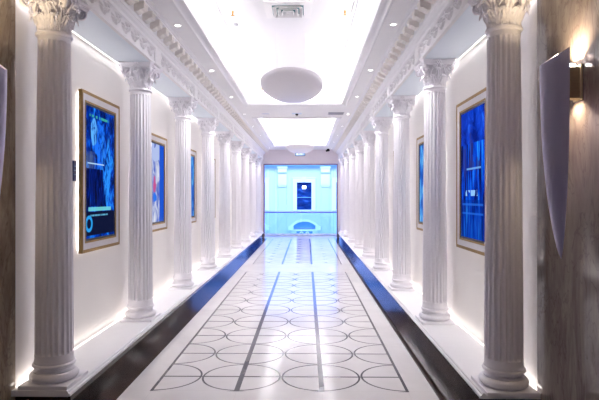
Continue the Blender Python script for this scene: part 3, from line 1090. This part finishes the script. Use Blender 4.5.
K = 1.0
Zb = lambda a: H + a * K * U
framed_screen(-1, 3.48 * U, 4.185 * U, Zb(-0.384), Zb(0.733), screen_material('screen_figures', 2.3, 'figures'),
              'large gold framed screen of dark and bright blue shapes beside a small navy wall plaque')
framed_screen(1, 3.38 * U, 4.085 * U, Zb(-0.39), Zb(0.72), screen_material('screen_towers', 5.1, 'towers'),
              'large gold framed screen of streaky deep blue shapes between the two nearest right columns')
art = [('pale', 1.7), ('cyan', 8.1), ('cyan', 3.3), ('cyan', 4.9)]
where = ['between the second and third columns', 'between the third and fourth columns', 'between the fourth and fifth columns']
for i in range(3):
    y0 = (4.94 + 1.49 * i) * U
    framed_screen(-1, y0 - 0.01 * U, y0 + 0.68 * U, Zb(-0.345), Zb(0.63), screen_material('screen_left', art[i][1], art[i][0]),
                  ['gold framed pale screen ', 'slim gold framed light blue screen ', 'gold framed blue screen strip '][i] + where[i] + ' at left')
    if i < 2:
        y1 = y0 - 0.07 * U
        framed_screen(1, y1 + 0.0 * U, y1 + 0.68 * U, Zb(-0.345), Zb(0.625), screen_material('screen_right', art[i + 2][1], 'cyan'),
                      ['gold framed light blue screen ', 'gold edge of a hidden screen '][i] + where[i] + ' at right')

# small navy plaque on the left wall
pl = empty('wall_plaque', (sx(-1, D_WALL), 3.452 * U, H + 0.175 * U))
tag(pl, 'small navy blue plaque on the left wall beside the large framed screen', 'plaque')
MB().box(0, 0.012, -0.028, 0.028, -0.085, 0.085).build('plate', M['plaque'], pl, smooth=0, bevel=0.002)
for k in range(3):
    MB().box(0.012, 0.0135, -0.016, 0.016, 0.035 - 0.035 * k, 0.043 - 0.035 * k).build('marking', M['plaque_mark'], pl, smooth=0)


# ------------------------------------------------------------------ wall sconces
def sconce(side, y, label):
    """tall horn shaped shield on a bracket; local x points into the hall, z = camera height"""
    root = empty('wall_sconce', (sx(side, D_WALL) - side * 0.004, y, H), 0 if side < 0 else PI)
    tag(root, label, 'wall lamp', 'tall horn shaped wall lamps')
    nz, na, th = 40, 22, 0.008
    zb_, zt_ = -0.274 * U, 0.655 * U
    outer, inner = [], []
    for j in range(nz + 1):
        q = j / nz
        # half width: slim at the foot, full by mid height
        w = 0.068 * (1 - (1 - q) ** 2.6) ** 0.75 + 0.0025
        dep = 0.126 * (1 - (1 - q) ** 2.4) ** 0.8 + 0.002
        xc = 0.086 + 0.012 * (1 - q) ** 3
        for i in range(na + 1):
            t = i / na
            an = -PI * 0.5 + PI * t
            px = xc + dep * math.cos(an) * 1.0
            py = w * math.sin(an)
            # slanted top: lowest at the hall side, highest at the wall side
            z = zb_ + (zt_ - zb_) * q
            if q > 0.0:
                z -= q * 0.085 * max(0.0, math.cos(an)) * (q ** 6)
            outer.append((px, py, z))
            k2 = max(0.0, 1 - th / max(dep, th * 1.01))
            inner.append((xc + dep * k2 * math.cos(an), w * max(0.0, 1 - th / max(w, th * 1.01)) * math.sin(an), z))
    N, wn = len(outer), na + 1
    fs = []
    for j in range(nz):
        for i in range(na):
            a = j * wn + i
            fs.append((a, a + 1, a + 1 + wn, a + wn))
            fs.append((N + a, N + a + wn, N + a + 1 + wn, N + a + 1))
        for i in (0, na):
            a = j * wn + i
            fs.append((a, a + wn, N + a + wn, N + a))
    for j in (0, nz):
        for i in range(na):
            a = j * wn + i
            fs.append((a, a + 1, N + a + 1, N + a))
    MB().add(outer + inner, fs).build('shade', M['sconce'], root, 40, merge=False)
    zc = 0.52 * U
    MB().box(0.0, 0.012, -0.045, 0.045, zc - 0.115, zc + 0.085).build('back_plate', M['brass'], root, smooth=0, bevel=0.004)
    MB().box(0.010, 0.150, -0.034, 0.034, zc - 0.105, zc + 0.07).build('bracket', M['brass'], root, smooth=0, bevel=0.004)
    MB().lathe([(0.02, 0), (0.024, 0.004), (0.024, 0.02), (0.015, 0.024)], 20, (0.045, 0, zc + 0.068)).build('lamp', M['lens'], root)
    for zz, rot, pw in ((zc + 0.10, (PI, 0, 0), P_SCONCE_UP), (zc - 0.112, (0, 0, 0), P_SCONCE_DOWN)):
        l = area('sconce_light', (0.04, 0, zz), rot, 0.05, 0.09, pw, (1.0, 0.78, 0.50), 2.25)
        l.parent = root
    return root


sconce(1, 2.33 * U, 'tall lilac grey horn shaped lamp on the grey travertine wall')
sconce(-1, 2.37 * U, 'tall horn shaped lamp cut off at the left edge on brown travertine')


# ------------------------------------------------------------------ ceiling fittings
def pendant(y, label):
    root = empty('pendant_bowl', (sx(0, 0) + 0.03, y, H + 1.125 * U))
    tag(root, label, 'pendant lamp', 'oval pendant bowls')
    a, b_, c_ = 0.31 * U, 0.70 * U, 0.134 * U
    prof = [(max(0.002, math.cos(t)), -math.sin(t) * c_) for t in [PI / 2 * (1 - k / 18) for k in range(19)]]
    pin = [(0.985, 0.0), (0.975, -0.006)] + [(max(0.002, 0.965 * math.cos(t)), -math.sin(t) * (c_ - 0.02) - 0.006) for t in [PI / 2 * k / 14 for k in range(1, 15)]]
    MB().lathe(prof + [(1.0, 0.006), (0.985, 0.006)] + pin, 64, (0, 0, 0), a, b_).build('bowl', M['bowl'], root, 40)
    zt_ = ZT - (H + 1.125 * U)
    for ux, uy in ((-0.45, -0.45), (0.45, -0.45), (-0.45, 0.45), (0.45, 0.45)):
        MB().tube([(a * ux, b_ * uy, -0.11), (a * ux, b_ * uy, zt_)], 0.0022, 6).build('wire', M['white_metal'], root)
    return root


pendant(5.20 * U, 'large oval grey bowl lamp hanging below the near ceiling tray')
pendant(11.69 * U, 'oval grey bowl lamp hanging far down the hall above the green sign')

dl0 = None
for s, nm in ((-1, 'left'), (1, 'right')):
    for k in range(8):
        y = (4.15 + 1.49 * k) * U
        if y > Y_END - 0.3:
            continue
        if dl0 is None:
            r = empty('downlight', (0, 0, 0))
            MB().lathe([(0.026, 0.0), (0.030, -0.006), (0.042, -0.006), (0.045, 0.0)], 28).build('trim_ring', M['white_metal'], r)
            MB().lathe([(0.001, -0.001), (0.026, -0.001), (0.026, 0.003), (0.001, 0.003)], 24).build('lamp_lens', M['lens'], r)
            dl0 = r
        else:
            r = copy_tree(dl0)
        r.location = (sx(s, 0.865), y, ZS)
        if k == 7:
            lab = 'tiny recessed downlight farthest along the %s soffit' % nm
        elif k == 0:
            lab = 'recessed downlight nearest the viewer in the %s soffit' % nm
        else:
            lab = '%s recessed downlight after the nearest one in the %s soffit' % (ORD[k - 1], nm)
        tag(r, lab, 'downlight', 'recessed downlights in the soffits')
        ld = bpy.data.lights.new('downlight_lamp', 'SPOT')
        ld.energy = P_DOWN
        ld.spot_size = math.radians(84)
        ld.spot_blend = 0.6
        ld.shadow_soft_size = 0.025
        ld.color = (1.0, 0.965, 0.96)
        lo = bpy.data.objects.new('downlight_lamp', ld)
        lo.location = (0, 0, -0.012)
        lo.parent = r
        COL.objects.link(lo)

# air diffuser in the near tray
df = empty('air_diffuser', (-18.5 / F * 4.24 * U, 4.25 * U, ZT))
tag(df, 'square white louvred air diffuser in the near tray ceiling', 'air diffuser')
hs = 0.235
fl = MB(); fl.ring_rect([(0, 0), (0, -0.012), (-0.075, -0.018), (-0.075, 0)], -hs, hs, -hs, hs); fl.build('flange', M['white_metal'], df, smooth=0)
MB().box(-hs + 0.07, hs - 0.07, -hs + 0.07, hs - 0.07, -0.004, 0.0).build('duct_plate', M['teal'], df, smooth=0)
for k in range(3):
    h0 = hs - 0.085 - k * 0.045
    lv = MB(); lv.ring_rect([(0.0, -0.034 - 0.004 * k), (-0.030, -0.006), (-0.033, -0.006), (-0.005, -0.036 - 0.004 * k)], -h0, h0, -h0, h0)
    lv.build('louvre', M['white_metal'], df, smooth=0)
MB().box(-0.022, 0.022, -0.022, 0.022, -0.04, -0.006).build('centre_plate', M['white_metal'], df, smooth=0)

# sprinklers
spk0 = None
for px, yy, lab in ((-0.61, 4.27, 'copper sprinkler head in the near tray beside the smoke detector'), (0.317, 4.27, 'copper sprinkler head in the near tray right of the air diffuser'),
                    (-0.625, 7.25, 'copper sprinkler head at the far left corner of the near tray'), (0.316, 7.25, 'copper sprinkler head at the far right corner of the near tray'),
                    (-0.646, 10.3, 'copper sprinkler head in the left front of the far tray'), (0.31, 10.3, 'copper sprinkler head in the right front of the far tray'),
                    (-0.663, 13.5, 'copper sprinkler head at the back left of the far tray'), (0.313, 13.5, 'copper sprinkler head at the back right of the far tray')):
    if spk0 is None:
        r = empty('sprinkler', (0, 0, 0))
        MB().lathe([(0.03, 0), (0.03, -0.004), (0.014, -0.008), (0.012, 0)], 20).build('escutcheon', M['white_metal'], r)
        MB().lathe([(0.011, -0.004), (0.011, -0.03), (0.007, -0.034), (0.007, -0.05)], 14).build('body', M['copper'], r)
        MB().lathe([(0.004, -0.048), (0.022, -0.05), (0.022, -0.054), (0.004, -0.055)], 16).build('deflector', M['copper'], r)
        spk0 = r
    else:
        r = copy_tree(spk0)
    r.location = (px * U, yy * U, ZT)
    tag(r, lab, 'sprinkler', 'copper sprinkler heads in the trays')

sd = empty('smoke_detector', (-0.63 * U, 4.56 * U, ZT))
tag(sd, 'white round smoke detector in the near tray ceiling', 'smoke detector')
MB().lathe([(0.05, 0), (0.052, -0.012), (0.046, -0.018), (0.03, -0.018)], 28).build('base', M['white_metal'], sd)
MB().lathe([(0.034, -0.016), (0.036, -0.03), (0.026, -0.042), (0.008, -0.044)], 28).build('sensor_cap', M['grey_metal'], sd)

# fittings on the crossbeam between the trays
YM = 8.55 * U
gr = empty('vent_grille', (0.485 * U, YM, ZS))
tag(gr, 'grey slotted vent grille in the crossbeam between the ceiling trays', 'vent')
g = MB(); g.ring_rect([(0, 0), (0, -0.008), (-0.018, -0.008), (-0.018, 0)], -0.16, 0.16, -0.14, 0.14); g.build('frame', M['grey_metal'], gr, smooth=0)
MB().box(-0.15, 0.15, -0.13, 0.13, -0.003, 0).build('backing', M['grey_metal'], gr, smooth=0)
for k in range(8):
    yy = -0.115 + k * 0.033
    MB().box(-0.143, 0.143, yy, yy + 0.012, -0.007, -0.003).build('slat', M['grey_metal'], gr, smooth=0)
sp_ = empty('ceiling_speaker', (-0.677 * U, YM, ZS))
tag(sp_, 'pale round ceiling speaker in the crossbeam between the trays', 'speaker')
MB().lathe([(0.10, 0), (0.105, -0.006), (0.095, -0.01), (0.088, -0.005)], 36).build('rim', M['white_metal'], sp_)
MB().lathe([(0.001, -0.006), (0.088, -0.005), (0.088, 0.0), (0.001, 0.0)], 32).build('mesh_cover', plain('pale_blue_mesh', (0.6, 0.64, 0.75), 0.5), sp_)
sn = empty('spot_fixture', (-0.16 * U, YM, ZS))
tag(sn, 'small square fitting with a dark lens in the middle of the crossbeam', 'sensor')
MB().box(-0.10, 0.10, -0.07, 0.07, -0.01, 0).build('plate', plain('pale_blue_plate', (0.62, 0.7, 0.85), 0.5), sn, smooth=0, bevel=0.004)
MB().lathe([(0.03, -0.01), (0.03, -0.03), (0.018, -0.045), (0.004, -0.05)], 20).build('lens', M['black'], sn)

# hanging exit sign and security camera
ex = empty('exit_sign', (-6.3 / F * 14.3 * U, 14.3 * U, H + (197 - 154.0) / F * 14.3 * U))
tag(ex, 'small green cased illuminated exit sign hanging below the far pendant bowl', 'exit sign')
w, h = 0.175, 0.065
fr_ = MB(); fr_.box(-w, w, -0.02, 0.02, -h, h); fr_.build('case', M['sign_case'], ex, smooth=0, bevel=0.004)
MB().box(-w + 0.022, w - 0.022, -0.024, -0.020, -h + 0.016, h - 0.012).build('face', M['sign_blue'], ex, smooth=0)
mk = MB()
mk.box(-0.13, -0.07, -0.0265, -0.024, -0.03, 0.03)
mk.box(-0.02, 0.05, -0.0265, -0.024, -0.010, 0.012)
mk.prism_y([(0.05, -0.028), (0.09, 0.001), (0.05, 0.030)], -0.0265, -0.024)
mk.build('marking', M['sign_mark'], ex, smooth=0)
for xx in (-0.12, 0.12):
    MB().tube([(xx, 0, h - 0.004), (xx, 0, ZS - ex.location.z)], 0.004, 8).build('rod', M['white_metal'], ex)
sc2 = empty('security_camera', (21.5 / F * 14.85 * U, 14.85 * U, ZS))
tag(sc2, 'small black security camera at the top right of the end opening', 'security camera')
MB().lathe([(0.05, 0), (0.05, -0.018), (0.03, -0.022), (0.02, -0.05)], 20).build('mount', M['black'], sc2)
MB().tube([(-0.075, 0.02, -0.07), (0.03, 0.0, -0.055), (0.06, 0, -0.05)], [0.036, 0.036, 0.028], 14).build('body', M['black'], sc2)
